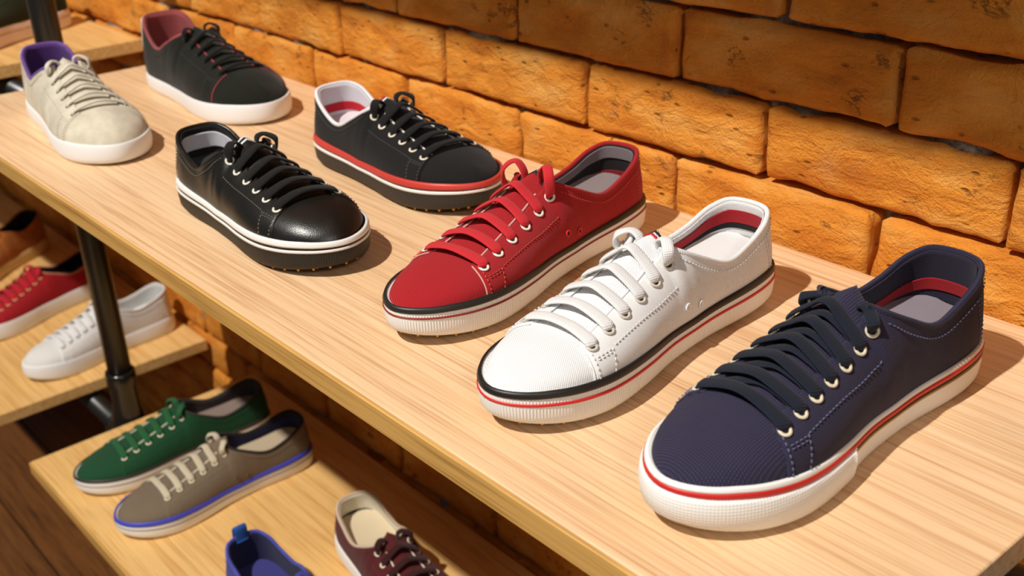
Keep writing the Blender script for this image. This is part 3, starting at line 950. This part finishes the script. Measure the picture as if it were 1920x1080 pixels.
build_shoe('navy blue canvas sneaker with red line on its thick white sole, nearest the camera', (1.2278, -.0734), -91.3, dict(
    cross=True, kind='coarse', upper=NAVY, lace=NAVYLACE, sole=OFFW, bumper=True, lace_w=.0050, n_eye=7, stitch=lin(96, 96, 128), insole=lin(150, 140, 150), binding=NAVY,
    lining=[(.1, 1., lin(46, 42, 60), 'lining'), (.44, .60, lin(176, 32, 40), 'lining_band')], stripes=[(.78, .90, lin(206, 34, 30), .0010, None), (.90, 1.0, OFFW, .0006, None), (.70, .75, lin(40, 36, 40), .0006, -.60), (.64, .69, lin(190, 150, 80), .0006, -.60)], loops=True, loop_h=.006, eyelet=lin(226, 214, 186),
    shape=dict(L=.288, W=.094, Hh=.079, Hc=.061, Ht=.089, hv=.059, htoe=.047, zt=(.028, .024, .028, .034), gap=(.0235, .0155))))
build_shoe('white canvas sneaker with black and red lines round its ribbed white sole', (1.061, -.0784), -85.8, dict(
    kind='twill', upper=WHITE, lace=WHITE, sole=OFFW, sole_kind='ribbed', tread=AMBER, insole=WHITE, binding=WHITE, eyelet=lin(200, 192, 178), stitch=(.7, .7, .7),
    lining=[(.1, 1., WHITE, 'lining'), (.60, .84, lin(176, 30, 40), 'lining_band'), (.50, .59, lin(24, 24, 28), 'lining_band')],
    stripes=[(.86, 1.04, lin(30, 28, 26), .0010, None), (.62, .70, lin(206, 40, 40), .0008, None)], vents=(.8, .8, .8), piping=(.75, .75, .75), seam_piping=True, label_stripes=[(5, 6, lin(24, 24, 28)), (3, 4, lin(190, 30, 36))],
    shape=dict(LOW, L=.2866, W=.091))) 
build_shoe('red canvas sneaker with flat red laces, beside the white canvas one', (.8942, -.0450), -80.0, dict(
    kind='twill', upper=RED, lace=lin(204, 44, 52), sole=OFFW, sole_kind='ribbed', tread=AMBER, insole=lin(150, 134, 134), binding=RED, stitch=lin(190, 70, 50), eyelet=lin(230, 226, 216),
    lining=[(.1, 1., lin(34, 28, 30), 'lining'), (.72, .97, lin(140, 128, 130), 'lining_band'), (.34, .46, lin(140, 30, 36), 'lining_band')], loop_h=.020,
    stripes=[(.86, 1.04, lin(34, 34, 30), .0010, None), (.66, .72, lin(140, 44, 40), .0008, None)], vents=lin(206, 30, 40), piping=lin(200, 150, 140), seam_piping=True, label_stripes=[(3, 6, lin(20, 20, 22))], script=True,
    shape=dict(LOW, L=.2998, W=.0897)))
build_shoe('glossy black leather sneaker with two white lines round its black sole', (.5507, -.293), -.6, dict(
    name='leather_sneaker', kind='leather', upper=lin(24, 22, 19), lace=lin(24, 23, 21), sole=lin(44, 40, 36), sole_kind='ribbed', tread=AMBER, insole=lin(40, 38, 38), stitch=lin(96, 88, 74),
    lining=[(.1, 1., lin(30, 28, 27), 'lining'), (.52, .86, lin(222, 222, 230), 'lining_band')], label_stripes=[(2, 3, WHITE), (5, 6, WHITE)], lace_w=.0050,
    stripes=[(.86, 1.06, lin(232, 230, 226), .0012, None), (.66, .76, lin(228, 226, 222), .0009, None)], eyelet=lin(226, 220, 206), shape=dict(LOW, L=.2676, W=.0956, Hh=.072, Ht=.083, hv=.056, htoe=.046)))
build_shoe('black canvas sneaker with red and white lines on its sole, nearest the brick wall', (.5349, -.1289), 0, dict(
    kind='canvas', upper=lin(23, 22, 22), lace=lin(22, 22, 23), sole=lin(56, 52, 48), sole_kind='ribbed', tread=AMBER, insole=lin(226, 216, 222), binding=lin(236, 234, 238), stitch=lin(70, 68, 66),
    lining=[(.1, 1., lin(226, 222, 230), 'lining'), (.42, .60, lin(196, 36, 50), 'lining_band')], label_stripes=[(5, 6, lin(214, 50, 60)), (3, 4, WHITE)], piping=lin(220, 216, 210), lace_w=.0048,
    stripes=[(.84, 1.08, lin(196, 62, 54), .0014, None), (.66, .78, lin(232, 230, 226), .0009, None)], eyelet=lin(226, 216, 198), shape=dict(LOW, L=.262, W=.099, Hh=.076, Ht=.081, hv=.053, htoe=.044)))
build_shoe('beige suede sneaker with purple lining and smooth white sole', (.1078, -.2776), -6.3, dict(
    name='suede_sneaker', kind='suede', upper=lin(204, 196, 176), lace=lin(208, 202, 186), lace_kind='suede', sole=WHITE, insole=lin(60, 36, 84), binding=lin(112, 78, 150), hole_only=True, stitch=lin(180, 172, 150), lace_w=.0030, lace_t=.0014,
    lining=[(.1, 1., lin(92, 58, 128), 'lining')], heel_tab=lin(200, 190, 210), loop_h=.012, shape=dict(L=.2994, W=.0986, Hh=.080, Hc=.057, Ht=.083, hv=.053, htoe=.042, zt=(.021, .019, .021, .024), spring=.004)))
build_shoe('black suede sneaker with rose lining, white heel tab and thick white sole', (.0953, -.1144), -1.9, dict(
    name='suede_sneaker', kind='suede', upper=lin(28, 30, 25), lace=lin(26, 27, 24), lace_kind='suede', sole=WHITE, insole=lin(60, 30, 30), binding=lin(150, 76, 76), hole_only=True, stitch=lin(50, 50, 44), lace_w=.0034, lace_t=.0013,
    lining=[(.1, 1., lin(170, 84, 84), 'lining')], heel_tab=lin(226, 220, 214), piping=lin(150, 60, 66), seam_piping=True, shape=dict(L=.2984, W=.108, Hh=.090, Hc=.060, Ht=.088, hv=.057, htoe=.045, zt=(.020, .020, .023, .026), spring=.004)))

ZL = -.555
build_shoe('dark green canvas sneaker with cream eyelets, beside the grey one', (.1290, -.0589), -93.4, dict(
    kind='canvas', upper=lin(24, 76, 43), lace=lin(40, 108, 62), sole=OFFW, insole=lin(150, 130, 120), binding=lin(60, 60, 56), lining=[(.1, 1., lin(70, 64, 60), 'lining')], piping=CREAM,
    stripes=[(.90, 1.06, lin(50, 48, 44), .0008, None), (.60, .66, lin(130, 116, 106), .0005, None)], eyelet=lin(240, 226, 198), shape=dict(LOW, lift=0., L=.3025, W=.099, hv=.050)), z=ZL)
build_shoe('grey canvas sneaker with cream laces and blue line above the sole', (.2544, -.0616), -91.0, dict(
    kind='canvas', upper=lin(128, 112, 92), lace=lin(206, 194, 168), sole=OFFW, insole=lin(196, 178, 150), binding=lin(44, 40, 38), lining=[(.1, 1., lin(44, 40, 40), 'lining'), (.5, .85, lin(34, 36, 84), 'lining_band')], piping=CREAM,
    stripes=[(.84, 1.08, lin(64, 72, 190), .0010, None), (.58, .64, lin(120, 106, 96), .0005, None)], vents=lin(110, 96, 72), eyelet=lin(236, 222, 190), shape=dict(LOW, lift=0., L=.297, W=.1019, hv=.050)), z=ZL)
build_shoe('blue shoe with a pull tab at its heel, at the bottom of the picture', (.465, -.283), 0, dict(
    kind='suede', upper=lin(64, 66, 148), lace=lin(70, 78, 170), sole=OFFW, insole=lin(62, 62, 132), binding=lin(72, 78, 168), lining=[(.1, 1., lin(40, 40, 84), 'lining')], pull_tab=lin(40, 92, 176), hole_only=True,
    shape=dict(L=.29, W=.1, Hh=.088, Hc=.072, Ht=.092)), z=ZL)
build_shoe('maroon canvas sneaker with cream lining on the lower shelf', (.468, -.125), -8, dict(
    kind='canvas', upper=lin(92, 30, 32), lace=lin(64, 26, 24), sole=OFFW, insole=lin(226, 210, 176), binding=lin(214, 190, 164), lining=[(.1, 1., lin(240, 232, 210), 'lining'), (.36, .44, lin(40, 36, 34), 'lining_band')], piping=CREAM,
    eyelet=lin(240, 226, 198), shape=dict(LOW, L=.29, W=.1)), z=ZL)
ZL2 = -.557
build_shoe('plain white sneaker behind the black pipe', (-.302, -.016), -84.6, dict(
    kind='canvas', upper=(.78, .77, .74), lace=WHITE, sole=WHITE, insole=WHITE, lining=[(.1, 1., (.7, .7, .68), 'lining')], eyelet=lin(120, 104, 80), hole_only=True, n_eye=7,
    shape=dict(L=.283, W=.092, Hh=.082, Hc=.066, Ht=.088, hv=.056, htoe=.050, zt=(.030, .028, .030, .032))), z=ZL2)
build_shoe('scarlet sneaker with gold eyelets on a thick white sole', (-.565, -.04), -76, dict(
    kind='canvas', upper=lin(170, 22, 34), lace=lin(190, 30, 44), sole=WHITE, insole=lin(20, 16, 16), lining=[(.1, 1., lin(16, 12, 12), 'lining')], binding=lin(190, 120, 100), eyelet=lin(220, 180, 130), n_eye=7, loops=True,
    shape=dict(L=.30, W=.1, Hh=.080, Hc=.064, Ht=.088, hv=.056, htoe=.050, zt=(.034, .03, .032, .034))), z=ZL2)
build_shoe('tan brown sneaker cut off by the left edge of the picture', (-.87, -.05), -60, dict(
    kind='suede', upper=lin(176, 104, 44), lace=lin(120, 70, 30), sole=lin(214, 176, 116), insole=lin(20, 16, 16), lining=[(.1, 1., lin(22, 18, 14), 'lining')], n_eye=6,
    shape=dict(L=.30, W=.1, Hh=.085, Hc=.066, Ht=.088, hv=.056)), z=ZL2)
build_shoe('dark green sneaker on pinkish white sole, behind the black pipe', (-.475, -.04), -66, dict(
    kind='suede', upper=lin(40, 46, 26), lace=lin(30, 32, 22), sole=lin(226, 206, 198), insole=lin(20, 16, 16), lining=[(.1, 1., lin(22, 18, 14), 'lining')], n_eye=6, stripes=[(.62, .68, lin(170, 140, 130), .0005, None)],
    shape=dict(L=.30, W=.1, Hh=.085, Hc=.066, Ht=.088, hv=.056, zt=(.030, .03, .032, .034))), z=-.018)
